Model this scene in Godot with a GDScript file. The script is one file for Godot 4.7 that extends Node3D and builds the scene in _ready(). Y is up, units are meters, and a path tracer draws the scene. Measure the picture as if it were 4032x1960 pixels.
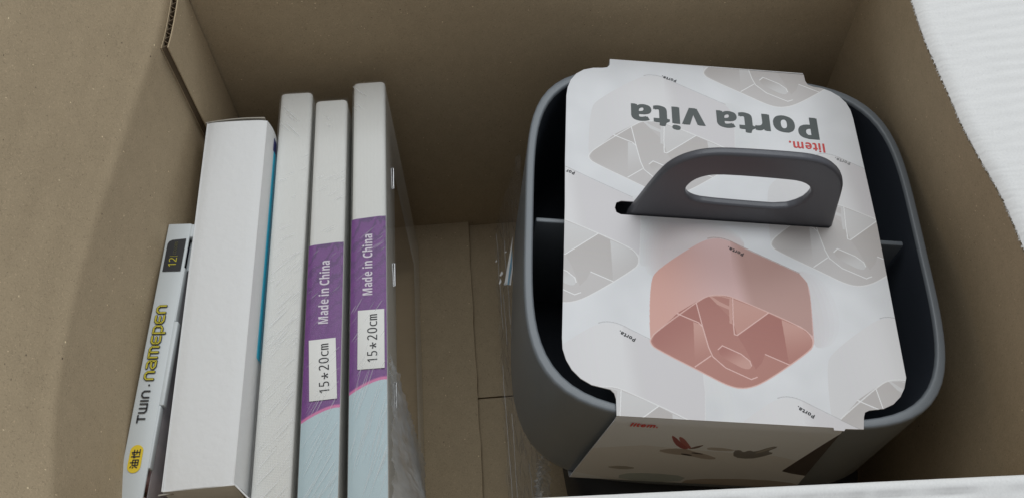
extends Node3D
# An open cardboard carton seen from above with stationery standing in it. Units are metres; the origin is on the carton's floor, +z towards the viewer.

const RIM := 0.2056          # height of the carton's rim
const FAR_Z := -0.3177       # inner face of the far wall
const NEAR_Z := -0.0830      # inner face of the near wall
const LEFT_X := -0.1285
const RIGHT_X := 0.1775

var rng := RandomNumberGenerator.new()
var M := {}
var organizer_frame: Transform3D


func _ready():
	rng.seed = 11
	# ---- camera
	var cam := Camera3D.new()
	cam.name = "camera"
	cam.transform = Transform3D(Basis(Vector3(0.99728, -0.02231, 0.07023), Vector3(0.07168, 0.51489, -0.85426), Vector3(-0.01710, 0.85697, 0.51509)), Vector3(0, 0.493, 0))
	cam.fov = 28.97
	cam.near = 0.01
	cam.far = 20.0
	add_child(cam)
	# ---- surroundings and light: a large soft window high on the far side, and an even grey background
	var env := Environment.new()
	env.background_mode = Environment.BG_COLOR
	env.background_color = Color(0.41, 0.415, 0.425).linear_to_srgb()
	env.tonemap_mode = Environment.TONE_MAPPER_LINEAR
	env.tonemap_exposure = 0.80
	env.sdfgi_enabled = true
	env.ssao_enabled = true
	env.ssil_enabled = true
	var we := WorldEnvironment.new()
	we.name = "environment"
	we.environment = env
	add_child(we)
	area_light("window_light", Vector3(0.35, 2.0, -1.05), Vector3(0.02, 0.12, -0.2), Vector2(2.2, 1.6), 3.3, Color(0.97, 0.99, 1.0))
	make_materials()
	# ---- the carton
	make_table()
	make_carton()
	# ---- what stands in it
	make_pen_set()
	make_white_carton()
	make_canvases()
	make_pouch()
	make_organizer()
	make_leaflet()


func area_light(called: String, from: Vector3, to: Vector3, size: Vector2, energy: float, color: Color):
	var l := AreaLight3D.new()
	l.name = called
	l.area_size = size
	l.light_energy = energy
	l.light_color = color
	l.shadow_enabled = true
	l.area_range = 8.0
	add_child(l)
	l.look_at_from_position(from, to, Vector3(0, 0, -1))


# ------------------------------------------------------------------ helpers
func thing(called: String, label: String, category: String, at := Transform3D(), group := "") -> Node3D:
	var o := Node3D.new()
	o.name = called
	add_child(o, true)
	o.transform = at
	tag(o, label, category, group)
	return o


func tag(o: Node, label: String, category := "", group := ""):
	o.set_meta("label", label)
	if category:
		o.set_meta("category", category)
	if group:
		o.set_meta("group", group)


func put(called: String, mesh: Mesh, mat: Material, parent: Node, at := Transform3D()) -> MeshInstance3D:
	var o := MeshInstance3D.new()
	o.name = called
	o.mesh = mesh
	o.material_override = mat
	o.transform = at
	parent.add_child(o, true)
	return o


func begin() -> SurfaceTool:
	var st := SurfaceTool.new()
	st.begin(Mesh.PRIMITIVE_TRIANGLES)
	return st


func done(st: SurfaceTool) -> ArrayMesh:
	st.generate_normals()
	return st.commit()


func tri(st: SurfaceTool, a: Vector3, b: Vector3, c: Vector3, g := -1, uv := []):
	st.set_smooth_group(g)
	var p := [a, b, c]
	for i in 3:
		st.set_uv(uv[i] if uv.size() else Vector2(p[i].x, p[i].z))
		st.add_vertex(p[i])


func quad(st: SurfaceTool, a: Vector3, b: Vector3, c: Vector3, d: Vector3, g := -1, uv := []):
	tri(st, a, b, c, g, [uv[0], uv[1], uv[2]] if uv.size() else [])
	tri(st, a, c, d, g, [uv[0], uv[2], uv[3]] if uv.size() else [])


# a sheet of thickness t over a grid of points; p(u, v) gives the face, t is laid against its normal
func sheet(nu: int, nv: int, p: Callable, t: float) -> ArrayMesh:
	var st := begin()
	var top := []
	var low := []
	for i in nu + 1:
		var a := []
		var b := []
		for j in nv + 1:
			var u := float(i) / nu
			var v := float(j) / nv
			var at: Vector3 = p.call(u, v)
			var du: Vector3 = p.call(u + 0.002, v) - p.call(u - 0.002, v)
			var dv: Vector3 = p.call(u, v + 0.002) - p.call(u, v - 0.002)
			a.append(at)
			b.append(at - du.cross(dv).normalized() * t)
		top.append(a)
		low.append(b)
	for i in nu:
		for j in nv:
			var uvs := [Vector2(float(i) / nu, 1.0 - float(j) / nv), Vector2(float(i) / nu, 1.0 - float(j + 1) / nv), Vector2(float(i + 1) / nu, 1.0 - float(j + 1) / nv), Vector2(float(i + 1) / nu, 1.0 - float(j) / nv)]
			quad(st, top[i][j], top[i][j + 1], top[i + 1][j + 1], top[i + 1][j], 1, uvs)
			if t != 0.0:
				quad(st, low[i][j], low[i + 1][j], low[i + 1][j + 1], low[i][j + 1], 2)
	if t != 0.0:
		for i in nu:
			quad(st, top[i][0], top[i + 1][0], low[i + 1][0], low[i][0], 3)
			quad(st, top[i][nv], low[i][nv], low[i + 1][nv], top[i + 1][nv], 4)
		for j in nv:
			quad(st, top[0][j], low[0][j], low[0][j + 1], top[0][j + 1], 5)
			quad(st, top[nu][j], top[nu][j + 1], low[nu][j + 1], low[nu][j], 6)
	return done(st)


# a box with rounded edges, centred on c
func rounded_box(c: Vector3, size: Vector3, r: float, steps := 3) -> ArrayMesh:
	var st := begin()
	append_rounded_box(st, c, size, r, steps)
	return done(st)


func append_rounded_box(st: SurfaceTool, c: Vector3, size: Vector3, r: float, steps := 3):
	var h := size * 0.5
	var cuts := func(half: float) -> Array:
		var a := []
		for k in steps + 1:
			a.append(-half + r * (1.0 - cos(PI / 2 * k / steps)) * 1.0)
		var b := a.duplicate()
		b.reverse()
		for x in b:
			a.append(-x)
		return a
	for axis in 3:
		for s in [-1.0, 1.0]:
			var ua := (axis + 1) % 3
			var va := (axis + 2) % 3
			var us: Array = cuts.call(h[ua])
			var vs: Array = cuts.call(h[va])
			var at := func(u: float, v: float) -> Vector3:
				var p := Vector3()
				p[axis] = s * h[axis]
				p[ua] = u
				p[va] = v
				var q := p.clamp(-h + Vector3.ONE * r, h - Vector3.ONE * r)
				return c + q + (p - q).normalized() * r
			for i in us.size() - 1:
				for j in vs.size() - 1:
					var p00: Vector3 = at.call(us[i], vs[j])
					var p01: Vector3 = at.call(us[i], vs[j + 1])
					var p11: Vector3 = at.call(us[i + 1], vs[j + 1])
					var p10: Vector3 = at.call(us[i + 1], vs[j])
					if s > 0:
						quad(st, p00, p01, p11, p10, 1)
					else:
						quad(st, p00, p10, p11, p01, 1)


func plain_box(a: Vector3, b: Vector3) -> ArrayMesh:
	return rounded_box((a + b) / 2, (b - a).abs(), minf(0.0004, minf(minf(absf(b.x - a.x), absf(b.y - a.y)), absf(b.z - a.z)) * 0.3), 1)


# flat polygon in x, z given thickness t below y; uv by func
func plate(st: SurfaceTool, poly: PackedVector2Array, y: float, t: float, uv: Callable):
	var pts := poly
	if not Geometry2D.is_polygon_clockwise(pts):
		pts.reverse()
	var idx := Geometry2D.triangulate_polygon(pts)
	for k in range(0, idx.size(), 3):
		var p := [pts[idx[k]], pts[idx[k + 1]], pts[idx[k + 2]]]
		if (p[1] - p[0]).cross(p[2] - p[0]) < 0:
			p.reverse()
		var v := []
		var w := []
		for q in p:
			v.append(Vector3(q.x, y, q.y))
			w.append(uv.call(q))
		tri(st, v[0], v[1], v[2], 1, w)
		if t > 0.0:
			var dn := Vector3(0, -t, 0)
			tri(st, v[0] + dn, v[2] + dn, v[1] + dn, 2, [w[0], w[2], w[1]])
	if t > 0.0:
		for k in pts.size():
			var a := pts[k]
			var b := pts[(k + 1) % pts.size()]
			var va := Vector3(a.x, y, a.y)
			var vb := Vector3(b.x, y, b.y)
			quad(st, va, vb, vb - Vector3(0, t, 0), va - Vector3(0, t, 0), -1, [uv.call(a), uv.call(b), uv.call(b), uv.call(a)])


func flat_poly(pts: Array, t := 0.0001) -> ArrayMesh:   # metres, [x, z] pairs
	var st := begin()
	plate(st, v2(pts, 1.0), 0.0, t, func(q): return q)
	return done(st)


func v2(pts: Array, k := 0.001) -> PackedVector2Array:
	var out := PackedVector2Array()
	for p in pts:
		out.append(Vector2(p[0], p[1]) * k)
	return out


func smooth_closed(p: PackedVector2Array, times := 2) -> PackedVector2Array:
	for k in times:
		var q := PackedVector2Array()
		for i in p.size():
			var a := p[i]
			var b := p[(i + 1) % p.size()]
			q.append(a.lerp(b, 0.25))
			q.append(a.lerp(b, 0.75))
		p = q
	return p


func tube(st: SurfaceTool, pts: Array, r: float, n := 6):
	for k in pts.size() - 1:
		var a: Vector3 = pts[k]
		var b: Vector3 = pts[k + 1]
		var d := (b - a).normalized()
		var s := d.cross(Vector3.UP if absf(d.y) < 0.9 else Vector3.RIGHT).normalized()
		var t := d.cross(s)
		for i in n:
			var o1 := (s * cos(TAU * i / n) + t * sin(TAU * i / n)) * r
			var o2 := (s * cos(TAU * (i + 1) / n) + t * sin(TAU * (i + 1) / n)) * r
			quad(st, a + o1, b + o1, b + o2, a + o2, 1)


# a lathe-like skin over superellipse loops: profile rows are [inset, y]
func superellipse(a: float, b: float, n: float, count := 120) -> PackedVector2Array:
	var out := PackedVector2Array()
	for k in count:
		var t := TAU * k / count
		var c := cos(t)
		var s := sin(t)
		# spread the samples evenly round the corners
		var r := pow(pow(absf(c), n) + pow(absf(s), n), -1.0 / n)
		out.append(Vector2(a * c * r, b * s * r))
	return out


func loops(st: SurfaceTool, rows: Array, a: float, b: float, n: float):
	var prev := []
	for k in rows.size():
		var row: Array = rows[k]
		var ring := []
		for q in superellipse(a - row[0], b - row[0], n):
			ring.append(Vector3(q.x, row[1], q.y))
		if prev.size():
			for i in ring.size():
				var j := (i + 1) % ring.size()
				quad(st, prev[i], prev[j], ring[j], ring[i], 1)
		prev = ring


func letters(called: String, text: String, font: Font, height: float, parent: Node, mat: Material, at: Transform3D, stretch := 1.0, thick := 0.00012) -> MeshInstance3D:
	var t := TextMesh.new()
	t.text = text
	t.font = font
	t.font_size = 48
	t.pixel_size = 0.001
	t.depth = thick * 0.048 / height
	t.curve_step = 1.0
	var o := put(called, t, mat, parent, at * Transform3D(Basis.from_scale(Vector3(stretch, 1, 1) * height / 0.048)))
	return o


func face(weight: int, family := "Droid Sans") -> SystemFont:
	var f := SystemFont.new()
	f.font_names = PackedStringArray([family])
	f.font_weight = weight
	return f


# brush strokes as flat ribbons in x (right), y (up), unit glyph space
func stroke_mesh(paths: Array, width: float, thick: float) -> ArrayMesh:
	var st := begin()
	for path in paths:
		for k in path.size():
			var a := Vector2(path[k][0], path[k][1])
			for i in 10:
				var p := a + Vector2.from_angle(TAU * i / 10) * width * 0.5
				var q := a + Vector2.from_angle(TAU * (i + 1) / 10) * width * 0.5
				tri(st, Vector3(a.x, a.y, thick), Vector3(q.x, q.y, thick), Vector3(p.x, p.y, thick), 1)
			if k + 1 < path.size():
				var b := Vector2(path[k + 1][0], path[k + 1][1])
				var s := (b - a).orthogonal().normalized() * width * 0.5
				var z := thick * 1.02
				quad(st, Vector3(a.x + s.x, a.y + s.y, z), Vector3(b.x + s.x, b.y + s.y, z), Vector3(b.x - s.x, b.y - s.y, z), Vector3(a.x - s.x, a.y - s.y, z), 1)
	return done(st)


func noise(freq: float, seed_: int, octaves := 3) -> FastNoiseLite:
	var n := FastNoiseLite.new()
	n.noise_type = FastNoiseLite.TYPE_SIMPLEX_SMOOTH
	n.seed = seed_
	n.frequency = freq
	n.fractal_octaves = octaves
	return n


func noise_tex(freq: float, seed_: int, size := 512, octaves := 4) -> NoiseTexture2D:
	var t := NoiseTexture2D.new()
	t.width = size
	t.height = size
	t.seamless = true
	t.noise = noise(freq, seed_, octaves)
	return t


func lin(r: float, g: float, b: float, a := 1.0) -> Color:
	var c := Color(r, g, b).linear_to_srgb()
	c.a = a
	return c


func mat(called: String, color: Color, rough: float, spec := 0.5) -> StandardMaterial3D:
	var m := StandardMaterial3D.new()
	m.resource_name = called
	m.albedo_color = color
	m.roughness = rough
	m.metallic_specular = spec
	m.cull_mode = BaseMaterial3D.CULL_DISABLED
	M[called] = m
	return m


# ------------------------------------------------------------------ materials
func fibre_image(size: int, base: Color, spread: float, specks: int, seed_: int, strength := 0.7) -> ImageTexture:
	var im := Image.create(size, size, false, Image.FORMAT_RGB8)
	var n1 := noise(0.012, seed_, 4)
	var n2 := noise(0.16, seed_ + 1, 2)
	for y in size:
		for x in size:
			# blend across the borders so that the picture tiles
			var k := 1.0 + spread * (0.22 * n1.get_noise_2d(x, y) + 0.5 * n2.get_noise_2d(x, y) + 0.35 * (rng.randf() - 0.5))
			im.set_pixel(x, y, Color(base.r * k, base.g * k, base.b * k))
	for s in specks:
		var p := Vector2(rng.randf() * size, rng.randf() * size)
		var d := Vector2.from_angle(rng.randf() * TAU)
		var lenn := rng.randi_range(2, 9)
		var k := 0.80 if rng.randf() < 0.62 else 1.17
		if rng.randf() < 0.04:
			k = 1.35 if rng.randf() < 0.6 else 0.55
			lenn = 4
		for i in lenn:
			d = d.rotated((rng.randf() - 0.5) * 0.5)
			p += d
			var x := posmod(int(p.x), size)
			var y := posmod(int(p.y), size)
			var was := im.get_pixel(x, y)
			var c := Color(was.r * k, was.g * k, was.b * k)
			im.set_pixel(x, y, was.lerp(c, strength))
	if strength > 0.5:
		for s in 70:         # sparse pale and dark flecks of pulp
			var p := Vector2i(rng.randi_range(4, size - 8), rng.randi_range(4, size - 8))
			var c := base * (1.45 if s % 3 else 0.55)
			im.fill_rect(Rect2i(p, Vector2i(rng.randi_range(2, 5), rng.randi_range(2, 4))), Color(minf(c.r, 1), minf(c.g, 1), minf(c.b, 1)))
	return ImageTexture.create_from_image(im)


func triplanar(m: StandardMaterial3D, metres: float, world := true):
	m.uv1_triplanar = true
	m.uv1_world_triplanar = world
	m.uv1_scale = Vector3.ONE / metres
	m.uv1_triplanar_sharpness = 4.0


func make_materials():
	var kraft := mat("kraft", Color.WHITE, 0.85, 0.35)
	kraft.albedo_texture = fibre_image(1024, lin(0.47, 0.375, 0.25), 0.10, 9000, 5)
	triplanar(kraft, 0.13)
	kraft.heightmap_enabled = true
	kraft.heightmap_texture = noise_tex(0.09, 8)
	kraft.heightmap_scale = 0.006
	mat("kraft_dark", lin(0.16, 0.12, 0.08), 0.95, 0.2)
	var wl := mat("white_liner", Color.WHITE, 0.8, 0.3)
	wl.albedo_texture = fibre_image(512, lin(0.86, 0.86, 0.85), 0.04, 900, 15, 0.16)
	triplanar(wl, 0.09)
	mat("torn_paper", lin(0.82, 0.815, 0.80), 0.9, 0.2)
	var card := mat("white_card", lin(0.78, 0.785, 0.785), 0.5, 0.4)
	card.heightmap_enabled = true
	card.heightmap_texture = noise_tex(0.03, 21)
	card.heightmap_scale = 0.01
	triplanar(card, 0.08, false)
	mat("grey_board", lin(0.42, 0.39, 0.34), 0.9, 0.2)
	mat("cyan_print", lin(0.06, 0.55, 0.76), 0.4)
	mat("navy_print", lin(0.03, 0.035, 0.17), 0.4)
	# canvas cloth: a plain weave as fine relief
	var cloth := mat("canvas_cloth", lin(0.74, 0.74, 0.71), 0.85, 0.3)
	var w := Image.create(256, 256, false, Image.FORMAT_RGB8)
	for y in 256:
		for x in 256:
			var over := (int(x / 8.0) + int(y / 8.0)) % 2 == 0
			var a := sin(PI * (fposmod(x, 8.0) + 0.5) / 8.0)
			var b := sin(PI * (fposmod(y, 8.0) + 0.5) / 8.0)
			var hgt := 0.5 + 0.5 * (a if over else b) * (0.7 + 0.3 * rng.randf()) - 0.3
			w.set_pixel(x, y, Color(hgt, hgt, hgt))
	cloth.heightmap_enabled = true
	cloth.heightmap_texture = ImageTexture.create_from_image(w)
	cloth.heightmap_scale = 0.022
	triplanar(cloth, 0.020, false)
	mat("pine_wood", lin(0.50, 0.36, 0.21), 0.7)
	var steel := mat("staple_steel", lin(0.55, 0.55, 0.55), 0.35)
	steel.metallic = 1.0
	mat("sticker_paper", lin(0.80, 0.80, 0.775), 0.55)
	mat("black_ink", lin(0.025, 0.025, 0.028), 0.6)
	mat("white_ink", lin(0.72, 0.66, 0.74), 0.6)
	mat("grey_ink", lin(0.075, 0.09, 0.09), 0.5)
	mat("olive_ink", lin(0.13, 0.12, 0.05), 0.5)
	mat("pale_ink", lin(0.30, 0.30, 0.30), 0.5)
	mat("red_ink", lin(0.62, 0.06, 0.055), 0.5)
	mat("yellow_ink", lin(0.55, 0.47, 0.03), 0.5)
	mat("orange_yellow_ink", lin(0.80, 0.58, 0.02), 0.5)
	# clear wraps
	var film := mat("shrink_film", Color(1, 1, 1, 0.02), 0.14, 0.22)
	film.transparency = BaseMaterial3D.TRANSPARENCY_ALPHA
	var gf := mat("glossy_film", Color(1, 1, 1, 0.04), 0.1, 0.55)
	gf.transparency = BaseMaterial3D.TRANSPARENCY_ALPHA
	var bag := mat("bag_film", Color(0.85, 0.84, 0.84, 0.15), 0.3, 0.5)
	bag.transparency = BaseMaterial3D.TRANSPARENCY_ALPHA
	var haze := mat("bunched_film", Color(0.95, 0.96, 0.97, 0.30), 0.3, 0.6)
	haze.transparency = BaseMaterial3D.TRANSPARENCY_ALPHA
	var cf := mat("crease_glint_film", Color(0.97, 0.98, 0.99, 0.26), 0.3, 0.6)  # whitish colour stands in for glints on the film's creases
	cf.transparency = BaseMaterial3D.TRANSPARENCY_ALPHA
	var window := mat("window_plastic", Color(0.86, 0.84, 0.85, 0.42), 0.3, 0.5)
	window.transparency = BaseMaterial3D.TRANSPARENCY_ALPHA
	mat("case_plastic", lin(0.62, 0.66, 0.675), 0.35)
	# grey organizer plastic
	var gp := mat("grey_plastic", lin(0.175, 0.195, 0.215), 0.34, 0.5)
	gp.heightmap_enabled = true
	gp.heightmap_texture = noise_tex(0.12, 31)
	gp.heightmap_scale = 0.0035
	triplanar(gp, 0.03, false)
	var ip := mat("shaded_inner_plastic", lin(0.045, 0.053, 0.068), 0.5, 0.4)  # same plastic, darkened: the shade inside the tray is put into its colour
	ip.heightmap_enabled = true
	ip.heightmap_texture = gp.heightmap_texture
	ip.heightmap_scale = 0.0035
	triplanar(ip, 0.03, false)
	var hp := mat("handle_plastic", lin(0.092, 0.095, 0.110), 0.34, 0.5)
	hp.heightmap_enabled = true
	hp.heightmap_texture = gp.heightmap_texture
	hp.heightmap_scale = 0.0035
	triplanar(hp, 0.03, false)
	mat("sleeve_back", lin(0.74, 0.74, 0.74), 0.6)
	mat("dark_fabric", lin(0.016, 0.018, 0.024), 0.6)
	mat("tan_print", lin(0.30, 0.19, 0.12), 0.6)
	mat("blue_print", lin(0.14, 0.32, 0.46), 0.5)
	mat("table_top", lin(0.33, 0.27, 0.21), 0.6)


# ------------------------------------------------------------------ table and carton
func make_table():
	var o := put("table_top", plain_box(Vector3(-1.5, -0.06, -1.5), Vector3(1.5, -0.012, 1.5)), M.table_top, self)
	o.set_meta("kind", "structure")
	tag(o, "plain brown surface that the open cardboard carton stands on")


func bulge_left(z: float) -> float:
	return sample([[-0.3177, 0.0], [-0.285, 0.0006], [-0.2585, 0.0040], [-0.2333, 0.0070], [-0.2123, 0.0096], [-0.1936, 0.0124], [-0.1639, 0.0146], [-0.1374, 0.0148], [-0.1223, 0.0140], [-0.0963, 0.0105], [-0.083, 0.008]], z)


func bulge_right(z: float) -> float:
	return sample([[-0.3177, 0.0], [-0.277, -0.0019], [-0.254, -0.0029], [-0.2407, -0.0025], [-0.229, -0.0020], [-0.2102, -0.0014], [-0.1952, 0.0003], [-0.1793, 0.0024], [-0.1558, 0.0030], [-0.12, 0.0022], [-0.083, 0.0]], z)


func sample(table: Array, at: float) -> float:
	at = clampf(at, table[0][0], table[-1][0])
	for k in table.size() - 1:
		if at <= table[k + 1][0]:
			var t: float = (at - table[k][0]) / (table[k + 1][0] - table[k][0])
			var before: float = table[maxi(k - 1, 0)][1]
			var after: float = table[mini(k + 2, table.size() - 1)][1]
			return cubic_interpolate(table[k][1], table[k + 1][1], before, after, t)
	return table[-1][1]


func left_wall(z: float, y: float) -> Vector3:
	var k := clampf(y / RIM, 0.0, 1.0)
	return Vector3(LEFT_X - bulge_left(z) * pow(k, 1.25), y, z)


func right_wall(z: float, y: float) -> Vector3:
	var k := clampf(y / RIM, 0.0, 1.0)
	return Vector3(RIGHT_X + bulge_right(z) * pow(k, 0.5) + 0.0095 * sin(PI * pow(k, 1.3)) * sin(PI * clampf((z - FAR_Z) / 0.22, 0, 1)), y, z)


func near_z(x: float) -> float:
	return -0.0846 + (x - 0.0094) * 0.029


func make_carton():
	var box := thing("cardboard_carton", "open brown cardboard carton with white outside holding all the stationery", "box")
	var wob := noise(9.0, 3, 3)
	# walls: inner face curves where the sides bulge
	var o := put("left_wall", sheet(40, 16, func(u: float, v: float): return left_wall(lerpf(NEAR_Z, FAR_Z - 0.001, u), lerpf(-0.009, RIM, v)), 0.004), M.kraft, box)
	o.set_meta("label", "left wall of the carton, bulging outwards")
	put("right_wall", sheet(40, 16, func(u: float, v: float): return right_wall(lerpf(FAR_Z - 0.001, NEAR_Z, u), lerpf(-0.009, RIM, v)), 0.004), M.kraft, box)
	put("far_wall", sheet(24, 12, func(u: float, v: float):
		var x := lerpf(LEFT_X - 0.004, RIGHT_X + 0.004, u)
		return Vector3(x, lerpf(-0.009, RIM, v), FAR_Z + 0.0012 * sin(PI * u) * sin(PI * v)), 0.004), M.kraft, box)
	put("near_wall", sheet(24, 6, func(u: float, v: float):
		var x := lerpf(RIGHT_X + 0.003, LEFT_X - 0.010, u)
		return Vector3(x, lerpf(-0.009, RIM - 0.0006, v), near_z(x)), 0.004), M.kraft, box)
	# fold radii along the rim lead over into the flaps
	put("left_flap", sheet(60, 90, func(u: float, v: float):
		var z := lerpf(NEAR_Z, FAR_Z + 0.0005, u)
		var r := left_wall(z, RIM)
		return fold_out(r, Vector3(-1, 0, 0), v, 0.128, 0.008, 68.0, 0.00025 * wob.get_noise_2d(z * 2.0, v * 0.8) * smoothstep(0.0, 0.1, v) + 0.00025 * exp(-pow((v - 0.030) / 0.016, 2.0)) * (0.8 + 0.5 * wob.get_noise_1d(z * 5.0))), 0.004), M.kraft, box)
	# the white flap on the right shows its washboard of flutes and a torn, fibrous fold
	var fr := noise(60.0, 44, 3)
	var rf := put("right_flap", sheet(360, 40, func(u: float, v: float):
		var z := lerpf(FAR_Z + 0.001, NEAR_Z, u)
		var r := right_wall(z, RIM) + Vector3(0.00028 * fr.get_noise_1d(z * 12.0), 0.0014, 0)
		var flute := 0.00019 * sin(TAU * (z + 0.0012 * sin(v * 9.0) + 0.0016 * fr.get_noise_2d(z * 1.5, v)) / 0.0052) * smoothstep(0.02, 0.16, v) * (0.7 + 0.5 * fr.get_noise_2d(z * 2.0, v * 0.6))
		var crease := 0.0003 * fr.get_noise_2d(z * 14.0, v * 0.8) * (1.0 - smoothstep(0.02, 0.13, v))
		return fold_out(r, Vector3(1, 0, 0), v, 0.128, 0.0022, 8.0, flute + crease), 0.0042), M.white_liner, box)
	rf.set_meta("label", "white flap opened outwards, rippled by its flutes")
	var nf := put("near_flap", sheet(260, 90, func(u: float, v: float):
		var x := lerpf(RIGHT_X + 0.003, LEFT_X - 0.008, u)
		var r := Vector3(x, RIM + 0.0006 + 0.00012 * fr.get_noise_1d(x * 3.0), near_z(x))
		var dent := -0.0011 * smoothstep(0.0, 1.0, (v - 0.046 - 0.004 * fr.get_noise_1d(x * 1.4)) / 0.008) * (1.0 - 0.7 * smoothstep(0.056, 0.085, v)) * clampf(0.6 + 1.2 * fr.get_noise_1d(x * 1.1 + 5.0), 0.0, 1.4)
		return fold_out(r, Vector3(0, 0, 1), v, 0.11, 0.0022, -14.0, dent + 0.0003 * fr.get_noise_2d(x * 1.5, v * 2.0) * smoothstep(0.06, 0.12, v)), 0.0042), M.white_liner, box)
	nf.set_meta("label", "white near flap with a creased fold")
	put("far_flap", sheet(24, 10, func(u: float, v: float):
		var r := Vector3(lerpf(LEFT_X, RIGHT_X, u), RIM + 0.0004, FAR_Z)
		return fold_out(r, Vector3(0, 0, -1), v, 0.12, 0.004, 40.0, 0.0), 0.004), M.kraft, box)
	# torn fibres along the white fold
	var st := begin()
	for k in 1300:
		var z := lerpf(FAR_Z, -0.15, rng.randf())
		var r := right_wall(z, RIM) + Vector3(0.0002, 0.0012, 0)
		var d := Vector3(-0.25 - rng.randf() * 0.8, rng.randf() * 1.2 - 0.35, rng.randf() * 1.8 - 0.9).normalized()
		var l := 0.0003 + 0.0009 * pow(rng.randf(), 2.6)
		var s := d.cross(Vector3(rng.randf() - 0.5, 1, rng.randf() - 0.5)).normalized() * (0.00004 + 0.00012 * rng.randf())
		var mid := r + d * l * 0.55 + Vector3(0, 0.0003 * (rng.randf() - 0.5), 0.0004 * (rng.randf() - 0.5))
		quad(st, r + s * 1.5, mid + s, mid - s, r - s * 1.5)
		tri(st, mid + s, r + d * l + Vector3(0, -l * 0.25, 0), mid - s)
	var fuzz := put("torn_fibres", done(st), M.torn_paper, box)
	fuzz.set_meta("kind", "stuff")
	# loose strands of torn liner that lie on the white flap
	for k in 26:
		var z := lerpf(-0.30, -0.17, rng.randf())
		var r := right_wall(z, RIM) + Vector3(0.0016 + 0.002 * rng.randf(), 0.0030, 0)
		var s2 := begin()
		var p := [r]
		var d := Vector3(0.2 + rng.randf(), 0.05, rng.randf() * 1.6 - 0.8).normalized()
		for i in 4:
			p.append(p[-1] + d * (0.0006 + 0.0010 * rng.randf()))
			d = (d + Vector3(rng.randf() - 0.5, 0.10 * (rng.randf() - 0.5), rng.randf() - 0.5) * 0.7).normalized()
		tube(s2, p, 0.00011, 5)
		put("paper_strand", done(s2), M.torn_paper if k % 5 else M.grey_board, box)
	# glued joint tab inside the left wall: two liners round a wavy core
	var zt := -0.2795
	var tab := Node3D.new()
	tab.name = "glue_tab"
	box.add_child(tab)
	put("inner_liner", sheet(10, 16, func(u: float, v: float):
		return left_wall(lerpf(zt, FAR_Z + 0.0008, u), v * (RIM - 0.0008)) + Vector3(0.0036, 0, 0), 0.0005), M.kraft, tab)
	put("outer_liner", sheet(10, 16, func(u: float, v: float):
		return left_wall(lerpf(zt - 0.0003, FAR_Z + 0.0008, u), v * (RIM - 0.0012)) + Vector3(0.0006, 0, 0), 0.0004), M.kraft, tab)
	put("flute_core", sheet(90, 10, func(u: float, v: float):
		var z := lerpf(zt - 0.0004, FAR_Z + 0.001, u)
		return left_wall(z, v * (RIM - 0.0015)) + Vector3(0.0019 + 0.00115 * sin(TAU * z / 0.0048), 0, 0), 0.0003), M.kraft_dark, tab)
	# bottom: two inner flaps over two that meet across the middle
	var fl := func(called: String, a: Vector3, b: Vector3, wave: float):
		put(called, sheet(30, 30, func(u: float, v: float):
			var x := lerpf(a.x, b.x, u)
			var z := lerpf(b.z, a.z, v)
			x += (0.0002 * sin(z * 310.0) + 0.0002 * sin(z * 137.0)) * pow(u, 30.0) if a.x < -0.1 and b.x < 0.0 else 0.0
			return Vector3(x, a.y + 0.0007 * pow(u, 6.0) * maxf(wave, 0.0) / 0.0003 * (0.5 + 0.5 * sin(z * 40.0)) + wave * sin(v * 5.0 + 1.0) * sin(u * PI), z), 0.0035), M.kraft, box)
	fl.call("bottom_flap", Vector3(LEFT_X - 0.012, 0.0, FAR_Z - 0.002), Vector3(-0.0155, 0.0, NEAR_Z + 0.002), 0.0003)
	fl.call("bottom_flap", Vector3(0.061, 0.0, FAR_Z - 0.002), Vector3(RIGHT_X + 0.016, 0.0, NEAR_Z + 0.002), 0.0003)
	fl.call("bottom_flap", Vector3(LEFT_X - 0.012, -0.0040, FAR_Z - 0.002), Vector3(RIGHT_X + 0.016, -0.0040, -0.2049), 0.0001)
	fl.call("bottom_flap", Vector3(LEFT_X - 0.012, -0.0042, -0.2041), Vector3(RIGHT_X + 0.016, -0.0042, NEAR_Z + 0.002), 0.0001)


# a flap that leaves its rim point over a fold radius and goes out and up by lift degrees
func fold_out(r: Vector3, out: Vector3, v: float, length: float, radius: float, lift: float, off: float) -> Vector3:
	var s := v * length
	var turn := deg_to_rad(90.0 - lift)
	var arc := radius * turn
	if s < arc:
		var a := s / radius
		return r + out * (radius * (1.0 - cos(a)) - off * cos(a)) + Vector3.UP * (radius * sin(a) + off * sin(a))
	var along := out * sin(turn) + Vector3.UP * cos(turn)
	var nrm := -out * cos(turn) + Vector3.UP * sin(turn)
	return r + out * radius * (1.0 - cos(turn)) + Vector3.UP * radius * sin(turn) + along * (s - arc) + nrm * off


# ------------------------------------------------------------------ pen set
func flat_text_basis() -> Basis:      # letters that lie face up and read away from the viewer
	return Basis(Vector3(0, 0, -1), Vector3(-1, 0, 0), Vector3(0, 1, 0))


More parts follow.
